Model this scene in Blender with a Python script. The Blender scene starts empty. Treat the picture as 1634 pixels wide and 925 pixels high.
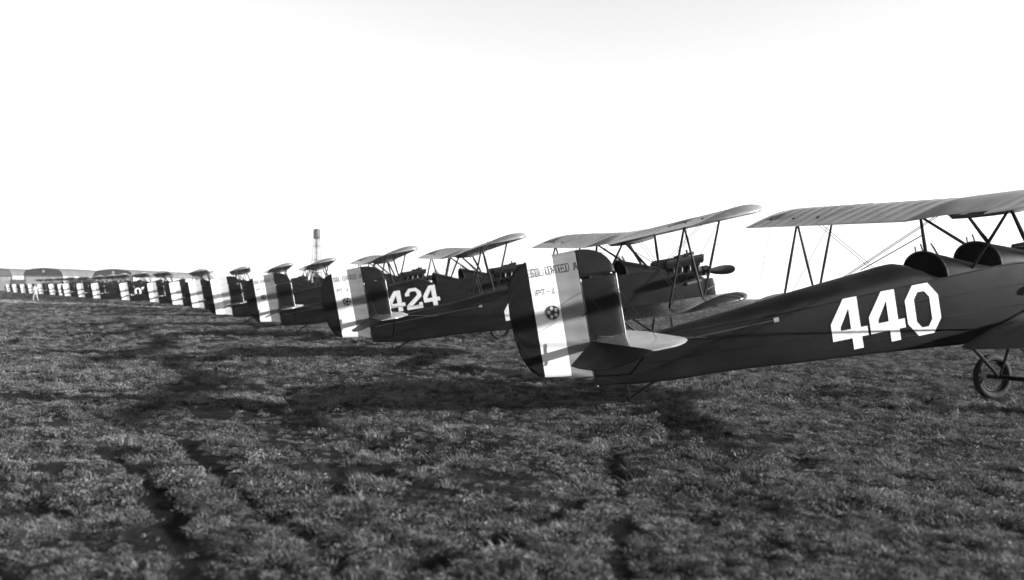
import bpy, bmesh, math, random
import numpy as np
from mathutils import Vector, Matrix
R = math.radians
sc = bpy.context.scene
C = sc.collection

# ------------------------------------------------------------------ camera
FPX = 1498.0                                   # focal length in pixels of a 1634 px wide frame
cam = bpy.data.cameras.new('camera')
cam.sensor_width = 36.0
cam.lens = FPX / 1634.0 * 36.0
cam.clip_start, cam.clip_end = 0.05, 20000
cam.dof.use_dof = True
cam.dof.focus_distance = 15.0
cam.dof.aperture_fstop = (cam.lens / 1000.0) / 0.026
co = bpy.data.objects.new('camera', cam)
C.objects.link(co)
H, PITCH, ROLL = 1.484, R(0.28), R(0.90)
fw = Vector((0, math.cos(PITCH), math.sin(PITCH)))
up = Vector((0, -math.sin(PITCH), math.cos(PITCH)))
rt = Vector((1, 0, 0))
cr = rt * math.cos(ROLL) + up * math.sin(ROLL)
cu = -rt * math.sin(ROLL) + up * math.cos(ROLL)
M = Matrix((cr, cu, -fw)).transposed().to_4x4()
M.translation = (0, 0, H)
co.matrix_world = M
sc.camera = co

# ------------------------------------------------------------------ sky and sun
SUN_EL = R(13.5)
SUN_DIR = Vector((math.cos(R(-9.4)) * math.cos(SUN_EL), math.sin(R(-9.4)) * math.cos(SUN_EL), math.sin(SUN_EL)))
w = bpy.data.worlds.new('World'); sc.world = w; w.use_nodes = True
nt = w.node_tree; nt.nodes.clear()
sky = nt.nodes.new('ShaderNodeTexSky'); sky.sky_type = 'NISHITA'; sky.sun_disc = False
sky.sun_elevation = SUN_EL
sky.sun_rotation = math.atan2(SUN_DIR.x, SUN_DIR.y)
sky.air_density = 2.0; sky.dust_density = 0.0; sky.ozone_density = 1.0
bw = nt.nodes.new('ShaderNodeRGBToBW')         # black-and-white photograph
bg = nt.nodes.new('ShaderNodeBackground'); bg.inputs[1].default_value = 0.075
wo = nt.nodes.new('ShaderNodeOutputWorld')
nt.links.new(sky.outputs[0], bw.inputs[0]); nt.links.new(bw.outputs[0], bg.inputs[0]); nt.links.new(bg.outputs[0], wo.inputs[0])
sl = bpy.data.lights.new('sun', 'SUN'); sl.energy = 5.0; sl.angle = R(0.6); sl.color = (1, 1, 1)
so = bpy.data.objects.new('sun', sl); C.objects.link(so)
so.rotation_euler = (-SUN_DIR).to_track_quat('-Z', 'Y').to_euler()
sc.view_settings.view_transform = 'Standard'; sc.view_settings.look = 'None'
sc.view_settings.gamma = 1.0; sc.view_settings.use_curve_mapping = False
sc.view_settings.exposure = 2.0
sc.cycles.max_bounces = 6; sc.cycles.volume_bounces = 0

rng = np.random.default_rng(7); random.seed(7)

# ------------------------------------------------------------------ materials
def mat(name, col, rough=0.5, metal=0.0, spec=0.5, var=0.0, vscale=4.0, bump=0.0, bscale=60.0, streak=None):
    m = bpy.data.materials.new(name); m.use_nodes = True
    n = m.node_tree.nodes; L = m.node_tree.links; b = n['Principled BSDF']
    b.inputs['Base Color'].default_value = (col, col, col, 1)
    b.inputs['Roughness'].default_value = rough
    b.inputs['Metallic'].default_value = metal
    b.inputs['Specular IOR Level'].default_value = spec
    tc = n.new('ShaderNodeTexCoord')
    if var:
        mp = n.new('ShaderNodeMapping'); L.new(tc.outputs['Object'], mp.inputs[0])
        if streak: mp.inputs['Scale'].default_value = streak
        t = n.new('ShaderNodeTexNoise'); t.inputs['Scale'].default_value = vscale; t.inputs['Detail'].default_value = 8; t.inputs['Roughness'].default_value = 0.65
        L.new(mp.outputs[0], t.inputs['Vector'])
        mr = n.new('ShaderNodeMapRange'); mr.inputs[1].default_value = 0.25; mr.inputs[2].default_value = 0.75
        mr.inputs[3].default_value = col * (1 - var); mr.inputs[4].default_value = col * (1 + var)
        L.new(t.outputs[0], mr.inputs[0]); L.new(mr.outputs[0], b.inputs['Base Color'])
        m2 = n.new('ShaderNodeMapRange'); m2.inputs[1].default_value = 0.25; m2.inputs[2].default_value = 0.75
        m2.inputs[3].default_value = min(1, rough * 1.25); m2.inputs[4].default_value = rough * 0.8
        L.new(t.outputs[0], m2.inputs[0]); L.new(m2.outputs[0], b.inputs['Roughness'])
    if bump:
        t = n.new('ShaderNodeTexNoise'); t.inputs['Scale'].default_value = bscale; t.inputs['Detail'].default_value = 4
        L.new(tc.outputs['Object'], t.inputs['Vector'])
        bp = n.new('ShaderNodeBump'); bp.inputs['Strength'].default_value = bump; bp.inputs['Distance'].default_value = 0.01
        L.new(t.outputs[0], bp.inputs['Height']); L.new(bp.outputs[0], b.inputs['Normal'])
    return m

OLIVE = mat('olive_dope', 0.0055, 0.45, spec=.03, var=0.8, vscale=3.0, bump=0.3, bscale=6, streak=(0.5, 1, 1.6))
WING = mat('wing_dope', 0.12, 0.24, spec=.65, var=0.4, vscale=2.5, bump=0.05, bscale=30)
TAILW = mat('tailplane_sheen', 0.17, 0.2, spec=.65, var=0.25, vscale=3)  # base colour lightened to paint in grazing sky reflection, on top of real gloss
LOWW = mat('lower_wing_shaded', 0.03, 0.24, spec=.35, var=0.4, vscale=2.5)  # wing dope darkened: shade and dark reflections painted into the base colour
RED = mat('red_stripe', 0.004, 0.55, spec=.03, var=0.3)
WHITE = mat('white_stripe', 0.38, 0.45, var=0.10, vscale=5, streak=(0.6, 1, 2.2))
BLUE = mat('blue_stripe', 0.075, 0.42, var=0.22, vscale=4, streak=(0.6, 1, 2.2))
NUMW = mat('number_paint', 0.28, 0.55, var=0.3, vscale=16)
INK = mat('ink', 0.003, 0.8, spec=.03)
EMBL = mat('emblem_dark', 0.012, 0.6, spec=.2)
STRUT = mat('strut_paint', 0.004, 0.4, spec=.05, var=0.3, vscale=8)
TUBE = mat('bare_tube', 0.13, 0.35, metal=0.5)
ENGM = mat('engine_metal', 0.007, 0.45, spec=.15, var=0.5, vscale=14)
ENGL = mat('engine_aluminium', 0.06, 0.4, metal=0.5, var=0.4, vscale=14)
RUBBER = mat('tyre_rubber', 0.012, 0.8, spec=.12, var=0.3, vscale=9)
PROP = mat('propeller_wood', 0.012, 0.3, spec=.3, var=0.3, vscale=5)
LEATHER = mat('cockpit_leather', 0.005, 0.6, spec=.15)
DARK = mat('cockpit_interior', 0.0015, 1.0, spec=0.0)
WIRE = mat('wire_steel', 0.008, 0.4, spec=.2)
GLASS = bpy.data.materials.new('windscreen_glass'); GLASS.use_nodes = True
g = GLASS.node_tree.nodes; g.clear(); gl = GLASS.node_tree.links
gt = g.new('ShaderNodeBsdfTransparent'); gt.inputs[0].default_value = (.86, .86, .86, 1)
gg = g.new('ShaderNodeBsdfGlossy'); gg.inputs['Roughness'].default_value = 0.04
gm = g.new('ShaderNodeMixShader'); gm.inputs[0].default_value = 0.10; go = g.new('ShaderNodeOutputMaterial')
gl.new(gt.outputs[0], gm.inputs[1]); gl.new(gg.outputs[0], gm.inputs[2]); gl.new(gm.outputs[0], go.inputs[0])

# ------------------------------------------------------------------ mesh helpers
class MB:
    def __init__(s): s.v = []; s.f = []; s.m = []
    def add(s, v, f, mi=0):
        o = len(s.v); s.v += [tuple(p) for p in v]; s.f += [tuple(i + o for i in q) for q in f]
        s.m += (list(mi) if isinstance(mi, (list, tuple)) else [mi] * len(f)); return s
    def box(s, c, d, mi=0, rot=None):
        cx, cy, cz = c; a, b, e = (q / 2 for q in d)
        P = [Vector((x, y, z)) for x in (-a, a) for y in (-b, b) for z in (-e, e)]
        if rot: P = [rot @ p for p in P]
        P = [p + Vector(c) for p in P]
        return s.add(P, [(0, 1, 3, 2), (4, 6, 7, 5), (0, 4, 5, 1), (2, 3, 7, 6), (0, 2, 6, 4), (1, 5, 7, 3)], mi)
    def tube(s, p0, p1, r0, r1=None, n=8, flat=1.0, major=(1, 0, 0), mi=0, caps=True):
        p0, p1 = Vector(p0), Vector(p1); r1 = r0 if r1 is None else r1
        d = (p1 - p0).normalized(); a = Vector(major); a = a - d * a.dot(d)
        if a.length < 1e-3: a = Vector((0, 1, 0)); a = a - d * a.dot(d)
        a.normalize(); b = d.cross(a)
        V = []
        for p, r in ((p0, r0), (p1, r1)):
            for k in range(n):
                t = 2 * math.pi * k / n
                V.append(p + a * (r * math.cos(t)) + b * (r * flat * math.sin(t)))
        F = [(k, (k + 1) % n, n + (k + 1) % n, n + k) for k in range(n)]
        if caps: F += [tuple(range(n - 1, -1, -1)), tuple(range(n, 2 * n))]
        return s.add(V, F, mi)
    def path(s, pts, r, n=6, mi=0):
        for a, b in zip(pts[:-1], pts[1:]): s.tube(a, b, r, r, n, mi=mi)
        return s
    def loft(s, secs, closed=True, caps=True, mi=0):
        n = len(secs[0]); V = [p for q in secs for p in q]; F = []
        for i in range(len(secs) - 1):
            for k in range(n if closed else n - 1):
                k2 = (k + 1) % n
                F.append((i * n + k, i * n + k2, (i + 1) * n + k2, (i + 1) * n + k))
        if caps and closed: F += [tuple(range(n - 1, -1, -1)), tuple((len(secs) - 1) * n + k for k in range(n))]
        return s.add(V, F, mi)
    def torus(s, c, R0, r, nu=40, nv=10, mi=0, flat=1.0):
        V = []; F = []
        for i in range(nu):
            t = 2 * math.pi * i / nu
            for j in range(nv):
                q = 2 * math.pi * j / nv; rr = R0 + r * math.cos(q)
                V.append((c[0] + rr * math.cos(t), c[1] + r * flat * math.sin(q), c[2] + rr * math.sin(t)))
        for i in range(nu):
            for j in range(nv):
                F.append((i * nv + j, i * nv + (j + 1) % nv, ((i + 1) % nu) * nv + (j + 1) % nv, ((i + 1) % nu) * nv + j))
        return s.add(V, F, mi)
    def build(s, name, mats, parent=None, smooth=None, fix=True, coll=None):
        me = bpy.data.meshes.new(name); me.from_pydata(s.v, [], s.f)
        for m in (mats if isinstance(mats, (list, tuple)) else [mats]): me.materials.append(m)
        me.polygons.foreach_set('material_index', s.m); me.update()
        if fix:
            bm = bmesh.new(); bm.from_mesh(me); bmesh.ops.remove_doubles(bm, verts=bm.verts, dist=1e-5)
            bmesh.ops.recalc_face_normals(bm, faces=bm.faces)
            if smooth is not None:
                for f in bm.faces: f.smooth = True
                for e in bm.edges:
                    if len(e.link_faces) == 2 and e.calc_face_angle(0) > R(smooth): e.smooth = False
            bm.to_mesh(me); bm.free()
        o = bpy.data.objects.new(name, me); (coll or C).objects.link(o)
        if parent: o.parent = parent
        return o

def plate(us, lo, hi, thick, place, nv=8, mi=lambda u: 0):
    """closed thin plate: for each u a strip from lo(u) to hi(u); thick(u,t) half thickness; place(u,v,h) -> xyz"""
    V = []; F = []; MI = []; nu = len(us)
    for side in (1, -1):
        for u in us:
            for j in range(nv + 1):
                t = j / nv; v = lo(u) + (hi(u) - lo(u)) * t
                V.append(place(u, v, side * thick(u, t)))
    def ix(sd, i, j): return sd * nu * (nv + 1) + i * (nv + 1) + j
    for i in range(nu - 1):
        k = mi(0.5 * (us[i] + us[i + 1]))
        for j in range(nv):
            F.append((ix(0, i, j), ix(0, i + 1, j), ix(0, i + 1, j + 1), ix(0, i, j + 1))); MI.append(k)
            F.append((ix(1, i, j), ix(1, i, j + 1), ix(1, i + 1, j + 1), ix(1, i + 1, j))); MI.append(k)
        for j in (0, nv):
            F.append((ix(0, i, j), ix(0, i + 1, j), ix(1, i + 1, j), ix(1, i, j))); MI.append(k)
    for i in (0, nu - 1):
        for j in range(nv):
            F.append((ix(0, i, j), ix(0, i, j + 1), ix(1, i, j + 1), ix(1, i, j))); MI.append(mi(us[i] + (1e-4 if i == 0 else -1e-4)))
    return V, F, MI

def interp(x, xs, ys): return float(np.interp(x, xs, ys))

def tag(o, label=None, cat=None, group=None, kind=None):
    if label: o['label'] = label
    if cat: o['category'] = cat
    if group: o['group'] = group
    if kind: o['kind'] = kind
    return o

# ------------------------------------------------------------------ ground
def vnoise(x, y, s, seed):
    x = x / s; y = y / s
    xi = np.floor(x).astype(np.int64); yi = np.floor(y).astype(np.int64)
    fx = x - xi; fy = y - yi; fx = fx * fx * (3 - 2 * fx); fy = fy * fy * (3 - 2 * fy)
    def h(a, b):
        n = (a * 374761393 + b * 668265263 + seed * 974711) & 0x7fffffff
        n = ((n ^ (n >> 13)) * 1274126177) & 0x7fffffff
        return ((n ^ (n >> 16)) & 0xffff) / 65535.0
    return (h(xi, yi) * (1 - fx) + h(xi + 1, yi) * fx) * (1 - fy) + (h(xi, yi + 1) * (1 - fx) + h(xi + 1, yi + 1) * fx) * fy

RUTS = [[(-3.3, 7.9), (-2.95, 7.3), (-2.05, 5.75), (-1.62, 4.75), (-1.42, 4.1), (-1.3, 3.2), (-1.3, 1.5)],
        [(-3.0, 8.6), (-2.6, 7.8), (-2.0, 6.7), (-1.5, 5.9), (-1.1, 5.3), (-.8, 4.6)],
        [(0.95, 8.6), (0.84, 7.0), (0.68, 5.6), (0.58, 4.9), (0.54, 4.3), (0.5, 3.4), (0.5, 1.5)],
        [(0.55, 6.4), (0.2, 5.6), (-0.2, 5.0), (-0.5, 4.6)]]
RUTS = [[(1.085 * a, 1.085 * b) for a, b in r] for r in RUTS]
def seg_dist(x, y, pts):
    d = np.full(x.shape, 1e9)
    for (ax, ay), (bx, by) in zip(pts[:-1], pts[1:]):
        vx, vy = bx - ax, by - ay
        t = np.clip(((x - ax) * vx + (y - ay) * vy) / (vx * vx + vy * vy), 0, 1)
        d = np.minimum(d, np.hypot(x - ax - t * vx, y - ay - t * vy))
    return d
def rut_amount(x, y):
    a = np.zeros(x.shape)
    wob = (vnoise(x, y, .5, 31) - .5) * .10
    for k, r in enumerate(RUTS):
        a = np.maximum(a, np.clip(1.3 - np.abs(seg_dist(x, y, r) + wob) / 0.125, 0, 1) * np.clip(.75 + .7 * (vnoise(x, y, .8, 40 + k) - .3), 0, 1))
    return np.clip(a, 0, 1)
def ground_z(x, y):
    d = np.hypot(x, y)
    fade = np.clip((70 - d) / 40, 0, 1)
    z = (vnoise(x, y, 2.6, 1) - .5) * .08 + (vnoise(x, y, .7, 2) - .5) * .08 + (vnoise(x, y, .22, 3) - .5) * .045 * np.clip((30 - d) / 15, 0, 1) + (vnoise(x, y, .09, 4) - .5) * .025 * np.clip((14 - d) / 7, 0, 1)
    return (z - 0.01) * fade - rut_amount(x, y) * .025

def build_ground():
    front = np.linspace(R(90 - 46), R(90 + 46), 700)
    rest = np.linspace(R(90 + 46), R(360 + 90 - 46), 90)[1:-1]
    A = np.concatenate([front, rest]); NA = len(A)
    r = np.concatenate([[0.6], np.geomspace(1.2, 90, 470), np.geomspace(95, 9000, 60)]); NR = len(r)
    x = np.outer(r, np.cos(A)).ravel(); y = np.outer(r, np.sin(A)).ravel()
    z = ground_z(x, y)
    v = np.stack([x, y, z], 1)
    i, k = np.meshgrid(np.arange(NR - 1), np.arange(NA), indexing='ij'); k2 = (k + 1) % NA
    q = np.stack([i * NA + k, (i + 1) * NA + k, (i + 1) * NA + k2, i * NA + k2], -1).reshape(-1, 4)
    me = bpy.data.meshes.new('ground')
    me.vertices.add(len(v) ); me.vertices.foreach_set('co', v.ravel())
    me.loops.add(q.size); me.loops.foreach_set('vertex_index', q.ravel())
    me.polygons.add(len(q)); me.polygons.foreach_set('loop_start', np.arange(len(q)) * 4); me.polygons.foreach_set('loop_total', np.full(len(q), 4))
    me.update(calc_edges=True); me.validate()
    bm = bmesh.new(); bm.from_mesh(me); bm.verts.ensure_lookup_table()
    try: bm.faces.new([bm.verts[k] for k in range(NA)])
    except Exception: pass
    bmesh.ops.recalc_face_normals(bm, faces=bm.faces)
    bm.to_mesh(me); bm.free()
    if me.polygons[0].normal.z < 0: me.flip_normals()
    me.polygons.foreach_set('use_smooth', np.ones(len(me.polygons), bool))
    at = me.attributes.new('rut', 'FLOAT', 'POINT'); at.data.foreach_set('value', rut_amount(x, y).astype(np.float32))
    m = bpy.data.materials.new('field_soil'); m.use_nodes = True
    n = m.node_tree.nodes; L = m.node_tree.links; b = n['Principled BSDF']; b.inputs['Roughness'].default_value = .95; b.inputs['Specular IOR Level'].default_value = .05
    gp = n.new('ShaderNodeNewGeometry')
    def noise(s, det=6, rough=.6):
        t = n.new('ShaderNodeTexNoise'); t.inputs['Scale'].default_value = s; t.inputs['Detail'].default_value = det; t.inputs['Roughness'].default_value = rough
        L.new(gp.outputs['Position'], t.inputs['Vector']); return t.outputs[0]
    def mth(op, a, b_):
        t = n.new('ShaderNodeMath'); t.operation = op
        for k, q_ in enumerate((a, b_)):
            if isinstance(q_, (int, float)): t.inputs[k].default_value = q_
            else: L.new(q_, t.inputs[k])
        return t.outputs[0]
    s = mth('ADD', mth('MULTIPLY', noise(.35), .9), mth('ADD', mth('MULTIPLY', noise(3.0), .8), mth('MULTIPLY', noise(22.0, 8, .7), 1.1)))
    mr = n.new('ShaderNodeMapRange'); mr.inputs[1].default_value = 1.0; mr.inputs[2].default_value = 1.9; mr.inputs[3].default_value = .003; mr.inputs[4].default_value = .026
    L.new(s, mr.inputs[0])
    a = n.new('ShaderNodeAttribute'); a.attribute_name = 'rut'
    col = mth('MULTIPLY', mr.outputs[0], mth('SUBTRACT', 1.0, mth('MULTIPLY', a.outputs['Fac'], .65)))
    L.new(col, b.inputs['Base Color'])
    bp = n.new('ShaderNodeBump'); bp.inputs['Strength'].default_value = 1.0; bp.inputs['Distance'].default_value = .10
    L.new(mth('ADD', noise(9, 8, .7), mth('MULTIPLY', noise(45, 6, .7), .5)), bp.inputs['Height']); L.new(bp.outputs[0], b.inputs['Normal'])
    me.materials.append(m)
    o = bpy.data.objects.new('ground', me); C.objects.link(o); tag(o, kind='structure')
build_ground()

# pale bare track in front of the far tails
def build_path():
    m = mat('pale_dirt', .22, .95, spec=.1, var=.35, vscale=.6, bump=.5, bscale=3)
    cen = [(-70, 112), (-58, 101), (-46, 92), (-36, 84), (-29, 78), (-24, 74)]
    wid = [12, 9, 7, 5, 3.2, .6]
    mb = MB(); L_ = []; Rr = []
    for k in range(61):
        t = k / 60 * 5; xx = interp(t, range(6), [c[0] for c in cen]); yy = interp(t, range(6), [c[1] for c in cen]); ww = interp(t, range(6), wid)
        j1 = (vnoise(np.array([t * 9.]), np.array([0.]), 1, 5)[0] - .5) * 1.6; j2 = (vnoise(np.array([t * 9.]), np.array([9.]), 1, 6)[0] - .5) * 1.6
        L_.append((xx + .65 * (ww / 2 + j1), yy + .75 * (ww / 2 + j1), .004)); Rr.append((xx - .65 * (ww / 2 + j2), yy - .75 * (ww / 2 + j2), .004))
    mb.add(L_ + Rr, [(k, k + 1, 61 + k + 1, 61 + k) for k in range(60)])
    o = mb.build('dirt_path', m); tag(o, kind='structure')
    if o.data.polygons[0].normal.z < 0: o.data.flip_normals()
build_path()

# ------------------------------------------------------------------ biplane (body frame: x forward, y port, z up; origin on the ground under the rudder hinge)
ALPHA = R(10.98)
FX = [0.0, .5, 1.0, 1.8, 2.5, 4.0, 5.2, 6.2, 7.0, 7.6, 8.05]
FW = [.045, .10, .155, .235, .30, .367, .42, .43, .415, .37, .32]
FB = [.26, .18, .135, .115, .06, -.06, -.17, -.26, -.25, -.17, -.09]
FL = [.72, .72, .715, .71, .715, .765, .79, .81, .72, .52, .42]
def fw_(x): return interp(x, FX, FW)
def fb_(x): return interp(x, FX, FB)
def fl_(x): return interp(x, FX, FL)

def make_fuselage(root):
    xs = sorted(set(list(np.round(np.arange(0, 8.06, .25), 3)) + [4.92, 5.22, 5.88, 6.14, 8.05]))
    mb = MB(); secs = []
    for x in xs:
        ww, b, t = fw_(x), fb_(x), fl_(x); c = min(.05, ww * .5)
        secs.append([(x, -ww, t), (x, -ww, b + c), (x, -ww + c * .3, b + c * .3), (x, -ww + c, b), (x, ww - c, b), (x, ww - c * .3, b + c * .3), (x, ww, b + c), (x, ww, t)])
    mb.loft(secs, closed=False, caps=False)
    # top skin, left open over the two cockpits
    n = len(secs); V = []; F = []
    for q in secs: V += [q[0], (q[0][0], 0, q[0][2] + .0), q[7]]
    for i in range(n - 1):
        xm = .5 * (xs[i] + xs[i + 1])
        if 4.92 < xm < 5.22 or 5.88 < xm < 6.14: continue
        F += [(i * 3, (i + 1) * 3, (i + 1) * 3 + 1, i * 3 + 1), (i * 3 + 1, (i + 1) * 3 + 1, (i + 1) * 3 + 2, i * 3 + 2)]
    mb.add(V, F)
    mb.add(secs[0], [tuple(range(8))]); mb.add(secs[-1], [tuple(range(8))])
    o = mb.build('fuselage', OLIVE, root, smooth=35)
    # long stringer edges and bottom longeron line under the fabric
    s = MB()
    for sg in (-1, 1):
        for zf in (.985, .70, .42, .2):
            pts = [(x, sg * (fw_(x) + .001), fb_(x) + .03 + (fl_(x) - fb_(x) - .03) * zf) for x in np.linspace(.35, 7.3 if zf < .9 else 6.8, 16)]
            s.path(pts, .006 if zf in (.985, .42) else .004, 5)
    s.build('stringer', OLIVE, o)
    for zx, sg in ((2.47, -1), (2.47, 1)):
        p = MB(); p.box((zx, sg * (fw_(zx) + .006), .655), (.075, .012, .055)); p.build('cable_fairlead', TUBE, o)
    h = MB()
    for sg in (-1, 1):
        h.path([(.1, sg * .09, .60), (2.45, sg * (fw_(2.45) + .012), .655)], .0035, 4)
        h.path([(.1, sg * .12, .86), (1.5, sg * (fw_(1.5) + .012), .60)], .0035, 4)
    h.build('control_cable', TUBE, o)
    # turtledeck rising to the headrest
    tx = [.45, 1.0, 2.06, 2.95, 4.0, 4.35, 4.5, 4.62, 4.72, 4.85, 4.93, 5.02]
    tz = [.745, .775, .85, .935, 1.015, 1.045, 1.06, 1.055, 1.02, .95, .88, .80]
    mb = MB(); secs = []
    for x, zt in zip(tx, tz):
        ww = fw_(x) - .004; zl = fl_(x) + .002; hh = max(zt - zl, .01)
        secs.append([(x, ww * math.cos(a), zl + (hh - (.007 if k % 2 else 0) * min(1, hh / .1)) * math.sin(a) ** (.85)) for k, a in enumerate(np.linspace(0, math.pi, 17))])
    mb.loft(secs, closed=False, caps=False)
    mb.add(secs[0], [tuple(range(17))]); mb.add(secs[-1], [tuple(range(17))])
    mb.build('turtledeck', OLIVE, o, smooth=40)
    # cowl decks with an open hoop facing the pilot
    for x0, x1, z0, z1 in ((5.14, 5.86, 1.14, .84), (6.06, 7.06, 1.14, .80)):
        mb = MB(); secs = []
        for k in range(7):
            t = k / 6; x = x0 + (x1 - x0) * t; ww = fw_(x) - .004; zl = fl_(x) + .002
            zt = z0 + (z1 - z0) * (t ** 1.15); hh = max(zt - zl, .012)
            secs.append([(x, ww * math.cos(a), zl + hh * max(0, math.sin(a)) ** .8) for a in np.linspace(0, math.pi, 15)])
        mb.loft(secs, closed=False, caps=False)
        mb.add(secs[-1], [tuple(range(15))])
        cw = mb.build('cockpit_cowl', OLIVE, o, smooth=40)
        rim = MB(); rim.path([(x0 - .004, y, z) for _, y, z in secs[0]], .017, 7); rim.build('coaming', LEATHER, o, smooth=60)
        ip = MB(); q = [(x0 + .035, y * .97, z - .015) for _, y, z in secs[0]]
        ip.add(q, [tuple(range(15))]); ip.box((x0 + .035, 0, fl_(x0) - .1), (.01, .7, .16)); ip.build('instrument_panel', DARK, o)
    # cockpit tubs
    for a, b in ((4.93, 5.6), (5.8, 6.5)):
        t = MB(); t.box(((a + b) / 2, 0, .32), (b - a, .7, .02)); t.box((a - .02, 0, .55), (.02, .7, .44)); t.build('cockpit_tub', DARK, o)
        s = MB(); s.box((a + .06, 0, .62), (.05, .42, .34)); s.box((a + .22, 0, .44), (.32, .42, .05)); s.build('seat', LEATHER, o, smooth=30)
    # windscreens
    for x0, zb in ((5.25, 1.085), (6.17, 1.085)):
        fr = MB(); gs = MB()
        tops = [(x0 - .07, -.17, zb + .13), (x0 - .03, -.10, zb + .16), (x0 - .03, .10, zb + .16), (x0 - .07, .17, zb + .13)]
        bots = [(x0 - .03, -.21, zb - .02), (x0 + .03, -.12, zb), (x0 + .03, .12, zb), (x0 - .03, .21, zb - .02)]
        for k in range(4): fr.tube(tops[k], bots[k], .010, n=5)
        for k in range(3):
            gs.add([tops[k], tops[k + 1], bots[k + 1], bots[k]], [(0, 1, 2, 3)])
        f_ = fr.build('windscreen_frame', STRUT, o); gs.build('windscreen_pane', GLASS, o)
    return o

def make_rudder(root):
    us = sorted(set([-.95, -.935, -.90, -.85, -.79, -.72, -.64, -.56, -.47, -.385, -.30, -.2, -.1, -.03, 0.0, .018]))
    topx = [-.95, -.935, -.90, -.85, -.79, -.72, -.64, -.3, 0, .1, .19, .27, .35, .41, .45, .48, .5]
    topz = [1.30, 1.52, 1.66, 1.755, 1.83, 1.875, 1.90, 1.935, 1.945, 1.945, 1.93, 1.905, 1.865, 1.81, 1.755, 1.69, 1.60]
    botx = [-.95, -.935, -.92, -.88, -.84, -.79, -.73, -.64, -.3, 0, .05]
    botz = [1.24, 1.0, .87, .745, .66, .58, .52, .485, .435, .31, .30]
    hi = lambda u: interp(u, topx, topz)
    lo = lambda u: interp(u, botx, botz)
    def th(u, t):
        e = min(1, (u + .955) / .35) ** .6 * .026 + .004
        rib = .82 + .18 * abs(math.cos(t * math.pi * 7)) ** 3
        edge = min(1, t / .03 + .25, (1 - t) / .03 + .25)
        nose = 1.25 if -.05 < u < .01 else (.55 if u >= .01 else 1)
        return e * rib * edge * nose
    def band(u): return 0 if u < -.64 else 1 if u < -.30 else 2 if u < 0 else 3
    mb = MB(); mb.add(*plate(us, lo, hi, th, lambda u, v, h: (u, h, v), 56, band))
    hu = [0.0185, .05, .1, .15, .19, .27, .35, .41, .45, .48, .497]
    def th2(u, t):
        edge = min(1, t / .08 + .25, (1 - t) / .1 + .25); return .026 * edge * min(1, (.5 - u) / .06 + .25)
    mb.add(*plate(hu, lambda u: 1.605, hi, th2, lambda u, v, h: (u, h, v), 10, lambda u: 3))
    o = mb.build('rudder', [RED, WHITE, BLUE, OLIVE], root, smooth=30)
    # lettering and emblem on the starboard side
    P_ = {'a': (0, 0), 'b': (.5, 0), 'c': (1, 0), 'd': (0, .5), 'e': (.5, .5), 'f': (1, .5), 'g': (0, 1), 'h': (.5, 1), 'i': (1, 1), 'j': (.22, 0), 'k': (.78, 0), 'l': (.22, 1), 'm': (.78, 1), 'n': (0, .2), 'o': (1, .2), 'p': (0, .8), 'q': (1, .8), 'r': (.78, .5), 's': (.22, .5), 't': (.2, .4), 'u': (.8, .4), 'v': (1, .3), 'w': (0, .7), 'x': (.3, .84)}
    LET = {'S': 'qm ml lp pw ws sr rv vo ok kj jn', 'O': 'jk ko oq qm ml lp pn nj', 'L': 'ga ac', 'I': 'hb', 'D': 'ga ak ko oq qm mg', 'A': 'ah hc tu', 'T': 'gi hb', 'E': 'ga gi ac dr', 'P': 'ga gm mq qf fr rd', '1': 'hb jk', '-': 'sr'}
    def stamp(word, x0, x1, z0, hgt, y):
        n = len(word); adv = (x1 - x0) / (n - .35); cwid = adv * .72; st = .0044; mb = MB()
        for k, ch in enumerate(word):
            if ch == ' ': continue
            xa = x0 + k * adv
            for q, sg in enumerate(LET[ch].split()):
                (a, b), (c, d) = P_[sg[0]], P_[sg[1]]
                p0 = Vector((xa + a * cwid, z0 + b * hgt)); p1 = Vector((xa + c * cwid, z0 + d * hgt)); dv = (p1 - p0).normalized(); nv = Vector((-dv.y, dv.x)) * st; p0 = p0 - dv * st * .6; p1 = p1 + dv * st * .6
                yy = y - .0001 * q
                mb.add([(p.x, yy, p.y) for p in (p0 - nv, p1 - nv, p1 + nv, p0 + nv)], [(0, 1, 2, 3)])
        mb.build('lettering', INK, o, fix=False)
    stamp('SOLIDATED A', -.615, -.005, 1.71, .092, -.0405)
    stamp('PT-1', -.575, -.335, 1.475, .066, -.0375)
    cx, cz, rr, y = -.415, 1.245, .087, -.0395
    mb = MB(); N = 28
    mb.add([(cx + rr * math.cos(2 * math.pi * k / N), y, cz + rr * math.sin(2 * math.pi * k / N)) for k in range(N)], [tuple(range(N))], 0)
    for k in range(5):
        a = R(100 + 72 * k); px, pz = cx + .052 * math.cos(a), cz + .052 * math.sin(a)
        mb.add([(px + .021 * math.cos(2 * math.pi * j / 10), y - .002, pz + .024 * math.sin(2 * math.pi * j / 10)) for j in range(10)], [tuple(range(10))], 1)
    mb.build('emblem', [EMBL, NUMW], o, fix=False)
    hn = MB(); hn.tube((.02, -.05, 1.16), (-.09, -.14, 1.14), .014, .008, 6, .5); hn.tube((.02, .05, 1.16), (-.09, .14, 1.14), .014, .008, 6, .5)
    hn.build('control_horn', STRUT, o)
    return o

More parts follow.
